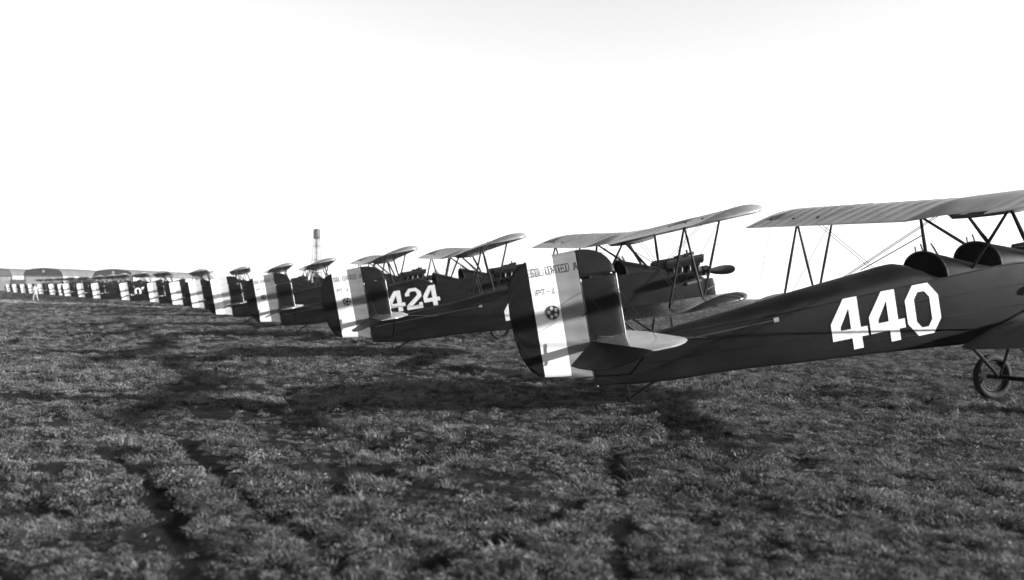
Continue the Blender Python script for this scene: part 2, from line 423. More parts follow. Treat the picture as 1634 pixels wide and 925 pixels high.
def make_tail(root):
    us = [.03, .08, .18, .28, .38, .45, .485, .50]
    mb = MB()
    def th(u, t):
        rib = .85 + .15 * abs(math.cos(t * math.pi * 4)) ** 3
        return (.024 if .05 < u < .46 else .018 if u <= .05 else .012 if u < .495 else .004) * rib * min(1, (1 - t) / .05 + .3)
    mb.add(*plate(us, lambda u: .76, lambda u: interp(u, [.03, .5], [1.575, 1.565]), th, lambda u, v, h: (u, h, v), 24))
    fin = mb.build('fin', OLIVE, root, smooth=30)
    ed = MB(); ed.tube((.502, 0, .77), (.502, 0, 1.585), .013, n=10); ed.tube((.03, 0, .78), (.022, 0, 1.585), .0135, n=10)
    ed.build('fin_edge_tube', TUBE, fin, smooth=60)
    # tailplane: one piece across, half span 1.72
    def le(y): return interp(abs(y), [0, 1.15, 1.3, 1.45, 1.58, 1.66, 1.71, 1.72], [.78, .68, .645, .575, .47, .37, .25, .14])
    ys = sorted([s * q for s in (-1, 1) for q in (.06, .2, .32, .44, .56, .68, .80, .92, 1.04, 1.15, 1.3, 1.45, 1.58, 1.66, 1.71, 1.72)] + [0])
    def tst(u, t):
        prof = math.sin(math.pi * min(1, .12 + .70 * t)) if t < .999 else .1
        return .032 * max(.12, prof) * (1 if abs(u) < 1.6 else .6 if abs(u) < 1.7 else .2)
    mb = MB(); mb.add(*plate(ys, lambda u: 0.012, le, tst, lambda u, v, h: (v, u, .80 + h - .006 * v), 10))
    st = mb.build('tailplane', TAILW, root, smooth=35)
    for s in (-1, 1):
        def te(y): return -interp(abs(y), [.10, .52, .75, 1.2, 1.45, 1.6, 1.69, 1.72], [.03, .50, .52, .50, .43, .33, .2, .1])
        yy = [s * q for q in (.10, .2, .31, .42, .52, .65, .8, 1.0, 1.2, 1.35, 1.45, 1.55, 1.62, 1.69, 1.72)]
        dr = R(19)
        def place(u, v, h):
            x = v * math.cos(dr) + h * math.sin(dr); z = .80 + v * math.sin(dr) + h * math.cos(dr); return (x, u, z)
        mb = MB(); mb.add(*plate(yy, te, lambda u: -.012, lambda u, t: .006 + .018 * t * (1 if abs(u) < 1.6 else .5), place, 8))
        el = mb.build('elevator', OLIVE, root, smooth=35)
        hb = MB(); hb.tube((-.02, s * .3, .80), (-.02, s * .3, .93), .010, n=6); hb.tube((-.02, s * .3, .80), (-.05, s * .3, .67), .010, n=6); hb.build('control_horn', STRUT, el)
        b = MB(); b.tube((.45, s * .09, .32), (.42, s * .98, .79), .016, n=8, flat=.5); b.build('tailplane_brace', STRUT, root, smooth=60)
        b = MB(); b.tube((.46, 0.02 * s, 1.45), (.42, s * 1.02, .83), .0035, n=4); b.tube((.04, 0.02 * s, 1.45), (.06, s * 1.02, .83), .0035, n=4); b.build('brace_wire', WIRE, root)
    sk = MB(); sk.tube((.80, 0, .16), (.40, 0, -.02), .022, .02, 8); sk.box((.33, 0, -.045), (.20, .06, .018), rot=Matrix.Rotation(R(8), 3, 'Y')); sk.tube((.42, 0, .0), (.40, 0, .2), .012, n=6)
    sk.build('tail_skid', STRUT, root, smooth=50)
    sp = MB(); sp.tube((.015, 0, .24), (.02, 0, .74), .02, n=8); sp.build('sternpost', TUBE, root, smooth=60)

AF = [(0, 0), (.02, .0), (.1, -.004), (.3, -.006), (.6, -.003), (.85, -.004), (.95, .004), (.985, .018), (1.0, .042), (.985, .068), (.94, .092), (.85, .114), (.72, .122), (.6, .118), (.45, .100), (.3, .072), (.15, .040), (.06, .018), (.01, .006)]
def wing_mesh(stations, xte, xle, zfun, inc, rib=True):
    mb = MB(); secs = []
    for k, (y, scal) in enumerate(stations):
        te, le = xte(y), xle(y); ch = max(le - te, .05); z0 = zfun(y)
        tk = min(1.0, (5.29 - abs(y)) / .28 + .12) if abs(y) > 5.0 else 1
        q = []
        for a, b in AF:
            bb = b * 1.52 * tk
            if b > .01 and scal: bb -= .010 * min(1, b / .06)
            x = te + a * ch
            q.append((x, y, z0 + (x - 5.55 if inc[1] else x - 4.95) * inc[0] + bb))
        secs.append(q)
    mb.loft(secs); return mb
def stations(y0, y1, n):
    out = []
    for k in range(n):
        a = y0 + (y1 - y0) * k / n; b = y0 + (y1 - y0) * (k + 1) / n
        out += [(a, 0), (a + (b - a) * .12, 1), (a + (b - a) * .5, 1), (a + (b - a) * .88, 1)]
    return out + [(y1, 0)]
TIP_Y = [4.55, 4.8, 4.95, 5.05, 5.13, 5.19, 5.23, 5.25]
TIP_TE = [0, .008, .025, .05, .10, .19, .34, .60]
TIP_LE = [0, .015, .04, .08, .15, .26, .42, .60]
U_INC, L_INC = .03, .04
AIL_X = 5.55 + .38
def u_z(y): return 1.55 + .042 * max(0, abs(y) - .7)
def l_z(y): return -.175 + .073 * (abs(y) - .6)
def make_wings(root):
    cut = lambda y: interp(abs(y), [0, .50, .62, .70, .74], [6.02, 6.0, 5.86, 5.62, 5.55])
    tipte = lambda y: 5.55 + interp(abs(y), TIP_Y, TIP_TE)
    def xte(y):
        if abs(y) < .75: return cut(y)
        if 3.0 <= abs(y) <= 4.9: return AIL_X + .012
        return tipte(y)
    xle = lambda y: 7.06 - interp(abs(y), TIP_Y, TIP_LE)
    half = stations(.74, 2.99, 7) + stations(3.0, 4.9, 6) + [(4.901, 0)] + [(y, 0) for y in (4.95, 5.0, 5.05, 5.09, 5.13, 5.16, 5.19, 5.21, 5.23, 5.24, 5.25)]
    half = [(y, s) for y, s in half if y > .745]
    mid = [(y, 0) for y in (-.74, -.70, -.66, -.62, -.56, -.50, -.25, 0, .25, .50, .56, .62, .66, .70, .74)]
    st = [(-y, s) for y, s in reversed(half)] + mid + half
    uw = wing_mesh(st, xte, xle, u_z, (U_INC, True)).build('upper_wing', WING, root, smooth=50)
    for s in (-1, 1):
        mb = MB(); secs = []
        for y, sc_ in stations(3.012, 4.888, 6):
            te = tipte(y); q = []; z0 = u_z(y)
            for a, b in ((0, 0), (.25, -.002), (.6, -.003), (.96, .0), (1.0, .05), (.96, .096), (.8, .078), (.5, .048), (.2, .018)):
                x = te + a * (AIL_X - te); bb = b * 1.0 - (.005 if sc_ and b > .01 else 0)
                q.append((x, s * y, z0 + (x - 5.55) * U_INC + bb))
            secs.append(q)
        mb.loft(secs); ai = mb.build('aileron', WING, root, smooth=50)
        hn = MB()
        for yy in (3.25, 3.95, 4.65): hn.box((AIL_X, s * yy, u_z(yy) + .108), (.05, .03, .02))
        hn.build('hinge', STRUT, ai)
        # lower panel
        lte = lambda y: 4.95 + interp(abs(y), [.42, .5, .8] + TIP_Y, [.35, .16, 0] + TIP_TE)
        lle = lambda y: 6.47 - interp(abs(y), TIP_Y, TIP_LE)
        lst = [(.415, 0), (.5, 0)] + [q for q in stations(.62, 4.8, 13)] + [(y, 0) for y in (4.88, 4.95, 5.0, 5.05, 5.09, 5.13, 5.16, 5.19, 5.21, 5.23, 5.24, 5.25)]
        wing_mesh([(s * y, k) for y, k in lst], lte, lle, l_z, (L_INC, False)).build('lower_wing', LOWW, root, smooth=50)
    tk = MB(); secs = []
    for x, ww, dz in ((6.03, .40, .01), (6.1, .46, .07), (6.5, .48, .10), (6.85, .46, .07), (6.98, .40, .01)):
        zz = 1.545 + (x - 5.55) * U_INC
        secs.append([(x, -ww, zz - .004), (x, -ww * .85, zz - dz), (x, 0, zz - dz * 1.15), (x, ww * .85, zz - dz), (x, ww, zz - .004)])
    tk.loft(secs, closed=False, caps=False); tk.build('fuel_tank', WING, uw, smooth=40)

def uzb(x, y): return u_z(y) + (x - 5.55) * U_INC + .0
def lzt(x, y): return l_z(y) + (x - 4.95) * L_INC + .15
WX, WZ = 6.857, -1.043
def make_struts(root):
    XR, XF, LR, LF, YS = 5.93, 6.72, 5.33, 6.09, 3.86
    def strut(name, a, b, r=.030, flat=.48, m=STRUT):
        mb = MB(); mid = Vector(a).lerp(Vector(b), .5)
        mb.tube(a, mid, r * .75, r, 10, flat, caps=True); mb.tube(mid, b, r, r * .75, 10, flat)
        return mb.build(name, m, root, smooth=70)
    for s in (-1, 1):
        y = s * YS
        a, b = (XR, y, uzb(XR, y) + .02), (LR, y, lzt(LR, y) - .05)
        c, d = (XF, y, uzb(XF, y) + .02), (LF, y, lzt(LF, y) - .05)
        strut('interplane_strut', a, b); strut('interplane_strut', a, d); strut('interplane_strut', c, d)
        # cabane
        cy = s * .82; by = s * .39
        strut('cabane_strut', (5.93, cy, uzb(5.93, cy) + .02), (5.55, by, .80), .032)
        strut('cabane_strut', (5.93, cy, uzb(5.93, cy) + .02), (6.66, by, .82), .032)
        strut('cabane_strut', (6.72, cy, uzb(6.72, cy) + .02), (6.90, by, .74), .036)
        # wires
        wl = MB(); n = 4; r = .0065
        for o in (-.035, .035):
            wl.tube((6.3 + o, y, uzb(6.3, y)), (5.7 + o, s * .42, -.05), r, n=n)
            wl.tube((6.3 + o, cy, uzb(6.3, cy)), (5.7 + o, y, lzt(5.7, y) - .05), r, n=n)
        wl.tube((XF, y, uzb(XF, y)), (LR, y, lzt(LR, y) - .05), .005, n=n)
        wl.tube((6.1, s * 2.55, .78), (6.1, s * 1.0, 1.30), .009, n=n)
        wl.tube((5.72, s * 4.4, uzb(5.72, 4.4)), (5.1, s * 4.4, lzt(5.1, 4.4) - .1), .004, n=n)
        wl.build('bracing_wire', WIRE, root)
        # undercarriage
        ax = (WX, s * .70, WZ)
        strut('undercarriage_strut', ax, (6.0, s * .40, -.24), .030)
        strut('undercarriage_strut', ax, (7.0, s * .39, -.22), .032)
        wc = (WX, s * .84, WZ)
        mb = MB(); mb.torus(wc, .222, .016, 40, 8); mb.tube((wc[0], wc[1] - .09, wc[2]), (wc[0], wc[1] + .09, wc[2]), .035, n=12)
        for k in range(32):
            t = 2 * math.pi * k / 32 ; o = .06 if k % 2 else -.06; t2 = t + (.35 if k % 4 < 2 else -.35)
            mb.tube((wc[0] + .03 * math.cos(t2), wc[1] + o, wc[2] + .03 * math.sin(t2)), (wc[0] + .22 * math.cos(t), wc[1], wc[2] + .22 * math.sin(t)), .0028, n=4, caps=False)
        wh = mb.build('wheel', STRUT, root, smooth=60)
        ty = MB(); ty.torus(wc, .298, .057, 56, 14, flat=1.05); ty.build('tyre', RUBBER, wh, smooth=60)
    a = MB(); a.tube((WX, -.9, WZ), (WX, .9, WZ), .030, n=10); a.tube((WX + .02, -.7, WZ + .01), (WX + .02, .7, WZ + .01), .06, n=10, flat=.5); a.build('axle', STRUT, root, smooth=60)

def make_engine(root):
    mb = MB(); secs = []
    for x, ww, z0, z1 in ((7.0, .24, .35, .72), (7.2, .26, .3, .74), (7.95, .25, .28, .70), (8.1, .15, .40, .66), (8.22, .08, .48, .62)):
        secs.append([(x, -ww * .6, z0), (x, ww * .6, z0), (x, ww, (z0 + z1) / 2), (x, ww * .6, z1), (x, -ww * .6, z1), (x, -ww, (z0 + z1) / 2)])
    mb.loft(secs)
    mb.box((7.06, 0, .70), (.05, .70, .46))                 # firewall
    e = mb.build('engine', ENGM, root, smooth=30)
    for s in (-1, 1):
        ax = Vector((0, s * math.sin(R(40)), math.cos(R(40))))
        for k in range(4):
            x = 7.26 + k * .215; p = Vector((x, s * .10, .56))
            c = MB(); c.tube(p, p + ax * .34, .088, n=12); c.tube(p + ax * .30, p + ax * .345, .10, n=12); c.build('cylinder', ENGM, e, smooth=40)
            x_ = MB(); q = p + ax * .30 + Vector((0, s * .07, -.04)); x_.path([q, q + Vector((-.01, s * .07, -.03)), q + Vector((-.05, s * .11, -.12))], .026, 8); x_.build('exhaust_stub', ENGL if k in (1, 2) else ENGM, e, smooth=60)
        jk = MB(); jk.box(Vector((7.58, s * .10, .56)) + ax * .17, (.86, .13, .30), rot=Matrix.Rotation(-s * R(40), 3, 'X')); jk.build('cylinder_block', ENGM, e)
        h = Vector((7.58, s * .10, .56)) + ax * .40
        c = MB(); c.box(h, (.98, .17, .12), rot=Matrix.Rotation(-s * R(40), 3, 'X')); 
        c.tube(h + Vector((-.46, 0, .055)), h + Vector((.53, 0, .055)), .05, n=10); c.build('cam_cover', ENGM, e, smooth=40)
        p = MB(); p.path([h + Vector((-.4, -s * .11, -.06)), h + Vector((.1, -s * .12, -.04)), h + Vector((.42, -s * .13, -.02))], .028, 8); p.build('water_pipe', ENGL, e, smooth=60)
    t = MB(); t.box((7.72, 0, .93), (.34, .16, .16)); t.tube((7.86, -.05, 1.0), (7.86, -.05, 1.12), .03, n=8); t.tube((7.72, -.14, 1.0), (7.98, -.14, 1.02), .04, n=8); t.box((7.62, -.1, .99), (.12, .12, .07))
    t.build('header_tank', ENGM, e, smooth=30)
    # radiator under the nose
    mb = MB(); secs = []
    for x, k in ((8.056, .97), (8.12, 1.0), (8.30, .97), (8.335, .93)):
        secs.append([(x, y * k, .13 + (z - .13) * k) for y, z in ((-.30, -.06), (-.14, -.13), (.14, -.13), (.30, -.06), (.31, .2), (.27, .36), (-.27, .36), (-.31, .2))])
    mb.loft(secs); ra = mb.build('radiator', OLIVE, root, smooth=30)
    sh = MB()
    for k in range(9): sh.box((8.337, -.24 + k * .06, .12), (.012, .02, .38))
    sh.build('radiator_shutter', ENGM, ra)
    sp = MB(); sp.tube((8.25, -.16, .34), (8.22, -.09, .56), .014, n=6); sp.tube((8.25, .16, .34), (8.22, .09, .56), .014, n=6); sp.tube((8.1, -.315, .10), (8.33, -.315, .18), .012, n=6)
    sp.build('radiator_brace', TUBE, ra)
    ep = MB(); ep.path([(7.55, -.40, .33), (7.78, -.43, .345), (7.92, -.44, .36)], .035, 10); ep.build('exhaust_pipe', TUBE, root, smooth=60)
    # propeller, blades level
    mb = MB(); mb.tube((8.20, 0, .545), (8.36, 0, .545), .12, n=16); mb.tube((8.36, 0, .545), (8.42, 0, .545), .09, .05, n=16)
    pr = mb.build('propeller', ENGM, root, smooth=40)
    for s in (-1, 1):
        secs = []
        for r_, cw, tw, tk in ((.04, .10, 60, .075), (.18, .12, 58, .065), (.35, .17, 48, .05), (.6, .225, 36, .036), (.9, .24, 27, .026), (1.15, .225, 22, .019), (1.32, .17, 19, .014), (1.40, .10, 18, .010), (1.43, .03, 18, .006)):
            a = R(tw) * s; q = []
            for j in range(10):
                t = 2 * math.pi * j / 10; u = cw / 2 * math.cos(t); v = tk / 2 * math.sin(t) + (.25 * tk if math.sin(t) > 0 else 0)
                q.append((8.29 + u * math.sin(a) * s + v * math.cos(a), s * r_, .545 + u * math.cos(a) * .98 - v * math.sin(a) * s))
            secs.append(q)
        b = MB(); b.loft(secs); b.build('blade', PROP, pr, smooth=60)

# numerals: strokes of a block stencil face, unit box
def octo(a, b, c, d, ch):
    return [(a + ch, b), (c - ch, b), (c, b + ch), (c, d - ch), (c - ch, d), (a + ch, d), (a, d - ch), (a, b + ch)]
def ring(o, i): return [[o[k], o[(k + 1) % 8], i[(k + 1) % 8], i[k]] for k in range(8)]
GLYPH = {
 '0': ring(octo(0, 0, 1, 1, .27), octo(.27, .15, .73, .85, .13)),
 '4': [[(.55, 0), (.83, 0), (.83, 1), (.55, 1)], [(0, .22), (.55, .22), (.55, .40), (0, .40)], [(.83, .22), (1.02, .22), (1.02, .40), (.83, .40)], [(0, .40), (.26, .40), (.26, .46), (0, .55)], [(0, .55), (.26, .46), (.55, .80), (.55, 1), (.44, 1)]],
 '2': [[(0, .66), (.27, .66), (.27, .78), (0, .78)], [(0, .78), (.27, .78), (.36, .85), (.27, 1)], [(.27, 1), (.36, .85), (.64, .85), (.73, 1)], [(.73, 1), (.64, .85), (.73, .77), (1, .78)], [(1, .78), (.73, .77), (.73, .64), (1, .56)], [(1, .56), (.73, .64), (.0, .2), (.0, .17), (.36, .17)], [(0, 0), (1, 0), (1, .17), (0, .17)], [(.78, .17), (1, .17), (1, .28), (.78, .28)]],
 '1': [[(.36, 0), (.66, 0), (.66, 1), (.36, 1)], [(.12, .72), (.36, .80), (.36, 1), (.12, .86)], [(.10, 0), (.36, 0), (.36, .15), (.10, .15)], [(.66, 0), (.92, 0), (.92, .15), (.66, .15)]],
 '7': [[(0, .82), (1, .82), (1, 1), (0, 1)], [(.30, 0), (.60, 0), (1, .82), (.68, .82)], [(0, .68), (.2, .68), (.2, .82), (0, .82)]],
}
def add_number(fus, s, x0, w=.53, gap=.05, z0=.075, h=.685, paint=None):
    for k, ch in enumerate(s):
        xs = x0 + k * (w + gap); mb = MB()
        for poly in GLYPH[ch]:
            V = [(xs + a * w, -(fw_(xs + a * w) + .0075), z0 + b * h + (a * w + k * .58) * .0) for a, b in poly]
            mb.add(V, [tuple(range(len(V)))])
        nm = mb.build('numeral', paint or NUMW, fus, fix=False)
        if fus is not fus0:
            for vtx in nm.data.vertices: vtx.co = trim(*vtx.co)

def plane_root(loc, th):
    e = bpy.data.objects.new('biplane', None); C.objects.link(e); e.empty_display_size = .5
    e.location = (loc[0], loc[1], 0); e.rotation_euler = (0, -ALPHA, th); return e
proto = plane_root((1.111, 11.443), R(17.65))
fus0 = make_fuselage(proto); make_rudder(proto); make_tail(proto); make_wings(proto); make_struts(proto); make_engine(proto)
# trim of the drawn proportions: slightly shorter, sitting a little higher over the tail skid
add_number(fus0, '440', 3.24)
def trim(x, y, z): return (.983 * x, y, .985 * z + .150 - .0105 * x)
for part in list(proto.children_recursive):
    for vtx in part.data.vertices: vtx.co = trim(*vtx.co)
    part.data.update()
def copy_plane(loc, th):
    r = proto.copy(); C.objects.link(r); r.location = (loc[0], loc[1], 0); r.rotation_euler = (0, -ALPHA, th); f = None
    for ch in proto_parts:
        c = ch.copy(); C.objects.link(c); c.parent = r
        if ch is fus0: f = c
        for g_ in subs[ch]:
            d = g_.copy(); C.objects.link(d); d.parent = c
    return r, f
proto_parts = list(proto.children); subs = {c: [g_ for g_ in c.children if not g_.name.startswith('numeral')] for c in proto_parts}
def at(px, d): return ((px - 817) / FPX * d, d)
ROW = [((-2.924, 20.43), 16.25), ((-7.132, 29.55), 15.8), (at(377, 37.6), 16.5), (at(331, 51), 16), (at(296, 60.5), 17), (at(257, 70.5), 15), (at(210, 80.5), 14), (at(163, 91), 15),
       (at(138, 100), 15), (at(115, 109.5), 16), (at(105, 119), 15), (at(90, 129), 16), (at(71, 140), 16), (at(55, 151), 16), (at(42, 162), 16), (at(29, 174), 16), (at(18, 186), 16)]
LABELS = ['dark biplane between the ones numbered 440 and 424, its propeller in clear view',
 'dark biplane with white number 424 on its fuselage side',
 'fourth biplane from the near end of the row, directly left of number 424',
 'fifth biplane from the near end of the row, behind a gap left of the fourth',
 'sixth biplane from the near end of the row, below and left of the water tower',
 'seventh biplane from the near end of the row, striped tail right of the 107 numeral',
 'eighth biplane from the near end, its striped tail just left of the 107 numeral',
 'distant dark biplane with white number 107 on its side',
 'tenth biplane from the near end, directly left of the one numbered 107',
 'eleventh biplane from the near end, tail below the gap between the two dark hangars',
 'twelfth biplane, its tail partly hidden, in the far left part of the row',
 'thirteenth biplane from the near end, tail at the right end of the left hangar',
 'fourteenth biplane from the near end, tail just right of the walking person',
 'fifteenth biplane from the near end, its tail right behind the walking person',
 'sixteenth biplane from the near end, tail just left of the walking person',
 'seventeenth biplane from the near end, second last tail at the far left',
 'eighteenth biplane, last and smallest of the row at the far left']
GRP = 'biplanes parked in a long row'
tag(proto, 'nearest dark biplane with number 440, cut by the right edge of the photo', 'biplane', GRP)
WHITE2 = mat('white_paint_glare', 0.60, 0.5, var=0.10, vscale=5); BLUE2 = mat('blue_stripe_glare', 0.30, 0.5, var=0.15, vscale=4)  # glare on the far tails painted in: same stripes, lightened base colours
rud_far = None
fusl = []
for (loc, th), lab in zip(ROW, LABELS):
    r, f = copy_plane(loc, R(th)); tag(r, lab, 'biplane', GRP); fusl.append(f)
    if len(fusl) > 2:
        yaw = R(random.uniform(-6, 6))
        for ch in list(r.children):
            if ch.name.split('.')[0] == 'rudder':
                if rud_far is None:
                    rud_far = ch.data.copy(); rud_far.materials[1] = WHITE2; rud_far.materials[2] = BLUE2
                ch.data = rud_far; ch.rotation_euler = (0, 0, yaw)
                for g_ in list(ch.children):
                    if g_.name.split('.')[0] in ('lettering', 'emblem'): bpy.data.objects.remove(g_)
add_number(fusl[0], '4', 2.99)
add_number(fusl[1], '424', 3.42)
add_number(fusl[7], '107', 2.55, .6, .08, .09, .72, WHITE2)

# ------------------------------------------------------------------ water tower
def water_tower():
    d = 520.0; x, y = at(504, d); s = d / FPX          # metres per photo pixel
    e = bpy.data.objects.new('water_tower', None); C.objects.link(e); e.location = (x, y, 0)
    tag(e, 'tall slender water tower with dark tank standing far behind the row', 'water tower')
    grey = mat('tower_steel', .006, .6, var=.3, vscale=.6)
    zb, zt, r = 31.6, 35.9, 1.95
    mb = MB(); prof = [(.02, zb - 1.3), (.8, zb - 1.15), (1.45, zb - .75), (1.85, zb - .2), (r, zb + .3), (r, zt), (r + .08, zt + .02), (.05, zt + .5)]
    N = 20; secs = [[(q * math.cos(2 * math.pi * k / N), q * math.sin(2 * math.pi * k / N), z) for k in range(N)] for q, z in prof]
    mb.loft(secs); mb.build('tank', grey, e, smooth=30)
    rp = MB(); rp.tube((0, 0, 0), (0, 0, zb - 1.2), .38, n=10); rp.build('riser_pipe', grey, e, smooth=60)
    bx = MB(); bx.tube((0, 0, 26.6), (0, 0, 28.6), .5, n=10); bx.build('valve_housing', grey, e, smooth=40)
    bot, top = 3.9, 1.85
    pos = lambda k, z: ((bot + (top - bot) * z / zb) * math.cos(R(35 + 90 * k)), (bot + (top - bot) * z / zb) * math.sin(R(35 + 90 * k)), z)
    for k in range(4):
        l = MB(); l.tube(pos(k, 0), pos(k, zb + .2), .17, n=6); l.build('leg', grey, e)
    for z in (5, 12.0, 19.0, 26.4):
        g_ = MB()
        for k in range(4): g_.tube(pos(k, z), pos(k + 1, z), .2, n=5)
        g_.build('girder', grey, e)
    br = MB(); zz = (0, 5, 12.0, 19.0, 26.4, zb)
    for a, b in zip(zz[:-1], zz[1:]):
        for k in range(4): br.tube(pos(k, a), pos(k + 1, b), .035, n=4); br.tube(pos(k + 1, a), pos(k, b), .035, n=4)
    br.build('tie_rod', grey, e)
water_tower()

# ------------------------------------------------------------------ hangars
def hangar(px, d, label, length, ang=82, w_=15.0, flare=False):
    x, y = at(px, d)
    e = bpy.data.objects.new('hangar', None); C.objects.link(e); e.location = (x, y, 0); e.rotation_euler = (0, 0, R(ang))
    tag(e, label, 'hangar', 'hangars behind the row')
    # local: x along the ridge (away), y across; front gable at x=0, its left corner at the origin, gable runs to -y
    wall, roof, gab, pale = HM
    if flare: gab = HMF
    prof = [(0, 5.7), (-.3, 6.6), (-1.2, 7.5), (-4.0, 8.0), (-w_ / 2, 8.3), (-w_ + 4.0, 8.0), (-w_ + 1.2, 7.5), (-w_ + .3, 6.6), (-w_, 5.7)]
    mb = MB(); mb.add([(.0, 0, 0), (length, 0, 0), (length, 0, 5.7), (0, 0, 5.7), (0, -w_, 0), (length, -w_, 0), (length, -w_, 5.7), (0, -w_, 5.7)], [(0, 1, 2, 3), (4, 5, 6, 7), (1, 5, 6, 2), (0, 4, 7, 3)])
    mb.build('wall', wall, e)
    mb = MB(); A = [(-.5, p, z + .03) for p, z in prof]; B = [(length + .5, p, z + .03) for p, z in prof]; A2 = [(-.5, p, z - .22) for p, z in prof]; B2 = [(length + .5, p, z - .22) for p, z in prof]
    n = len(prof); V = A + B + A2 + B2; F = []
    for k in range(n - 1): F += [(k, k + 1, n + k + 1, n + k), (2 * n + k, 3 * n + k, 3 * n + k + 1, 2 * n + k + 1), (k, 2 * n + k, 2 * n + k + 1, k + 1), (n + k, n + k + 1, 3 * n + k + 1, 3 * n + k)]
    F += [(0, n, 3 * n, 2 * n), (n - 1, 3 * n - 1, 4 * n - 1, 2 * n - 1)]
    mb.add(V, F); mb.build('roof', roof, e)
    mb = MB(); q = [(-.1, p, z - .1) for p, z in prof]; q2 = [(-.04, p, z - .1) for p, z in prof]
    mb.loft([q, q2]); mb.build('gable', gab, e)
    mb = MB(); mb.tube((-.2, -w_ / 2, 7.1), (-.12, -w_ / 2, 7.1), .5, n=16); mb.build('round_window', pale, e)
    for k in range(4):
        mb = MB(); ww = (w_ - 1.6) / 4; mb.box((-.10 - (.06 if k % 2 else 0), -.8 - ww * (k + .5), 2.55), (.06, ww - .06, 5.1)); mb.build('sliding_door', pale, e)
    for k in range(int(length // 6)):
        mb = MB(); mb.box((3 + k * 6, -w_ - .03, 3.4), (2.6, .08, 1.7)); mb.build('window', gab, e)
    return e
HMF = mat('hangar_gable_flare', .40, .8, var=.2, vscale=.3)  # flare at the left edge painted in as a lighter gable colour
HM = (mat('hangar_wall', .22, .8, var=.15, vscale=.3), mat('hangar_roof', .05, .8, var=.3, vscale=.25), mat('hangar_gable', .07, .8, var=.3, vscale=.3), mat('hangar_door', .8, .7, var=.12, vscale=.4))
hangar(38, 330, 'left hangar with dark curved gable and pale doors at the far left', 26)
hangar(149, 330, 'right hangar with dark curved gable and long pale roof behind the row', 62)
hangar(-40, 345, 'leftmost pale hangar fading out at the left edge of the photo', 30, flare=True)

# ------------------------------------------------------------------ man walking in front of the far tails
def person():
    x, y = at(57, 97)
    e = bpy.data.objects.new('person', None); C.objects.link(e); e.location = (x, y, 0); e.rotation_euler = (0, 0, R(150))
    tag(e, 'person in light clothing walking in front of the far left tails', 'person')
    J = {'pel': (0, 0, .95, .15), 'sp': (.03, 0, 1.15, .14), 'ch': (.08, 0, 1.38, .155), 'nk': (.11, 0, 1.53, .06), 'hd': (.14, 0, 1.62, .085), 'hd2': (.15, 0, 1.73, .09),
         'hl': (0, .10, .90, .095), 'kl': (.20, .11, .50, .065), 'al': (.16, .11, .09, .045), 'fl': (.32, .12, .045, .04),
         'hr': (0, -.10, .90, .095), 'kr': (-.05, -.11, .48, .065), 'ar': (-.32, -.11, .14, .045), 'fr': (-.20, -.12, .05, .04),
         'sl': (.08, .20, 1.44, .065), 'el': (-.08, .26, 1.17, .045), 'wl': (.0, .27, .93, .034), 'pl': (.03, .27, .84, .03),
         'sr': (.08, -.20, 1.44, .065), 'er': (.17, -.26, 1.17, .045), 'wr': (.34, -.24, 1.02, .034), 'pr': (.41, -.23, .97, .03)}
    E_ = ['pel sp', 'sp ch', 'ch nk', 'nk hd', 'hd hd2', 'pel hl', 'hl kl', 'kl al', 'al fl', 'pel hr', 'hr kr', 'kr ar', 'ar fr', 'ch sl', 'sl el', 'el wl', 'wl pl', 'ch sr', 'sr er', 'er wr', 'wr pr']
    K = list(J); me = bpy.data.meshes.new('body'); me.from_pydata([J[k][:3] for k in K], [tuple(K.index(q) for q in s.split()) for s in E_], [])
    o = bpy.data.objects.new('body', me); C.objects.link(o)
    md = o.modifiers.new('skin', 'SKIN')
    for k, sv in zip(K, me.skin_vertices[0].data): sv.radius = (J[k][3], J[k][3]); sv.use_root = (k == 'pel')
    s2 = o.modifiers.new('sub', 'SUBSURF'); s2.levels = 2; s2.render_levels = 2
    dg = bpy.context.evaluated_depsgraph_get(); m2 = bpy.data.meshes.new_from_object(o.evaluated_get(dg)); bpy.data.objects.remove(o)
    cl = mat('light_clothing', .2, .9, var=.15, vscale=12); skn = mat('skin', .12, .6); shoe = mat('dark_shoe', .04, .5)
    m2.materials.clear()
    for q in (cl, skn, shoe): m2.materials.append(q)
    for p in m2.polygons:
        c = p.center; p.use_smooth = True
        p.material_index = 1 if (c.z > 1.53 or (c.z < 1.0 and abs(c.y) > .215)) else 2 if c.z < .11 else 0
    b = bpy.data.objects.new('body', m2); C.objects.link(b); b.parent = e
    h = MB(); secs = []
    for t in range(6):
        a = R(5 + 17 * t); secs.append([(.135 + .115 * math.cos(a) * math.cos(q), .10 * math.cos(a) * math.sin(q), 1.72 + .115 * math.sin(a)) for q in np.linspace(0, 2 * math.pi, 15)[:-1]])
    h.loft(secs); h.build('hair', mat('dark_hair', .02, .6), b, smooth=60)
person()

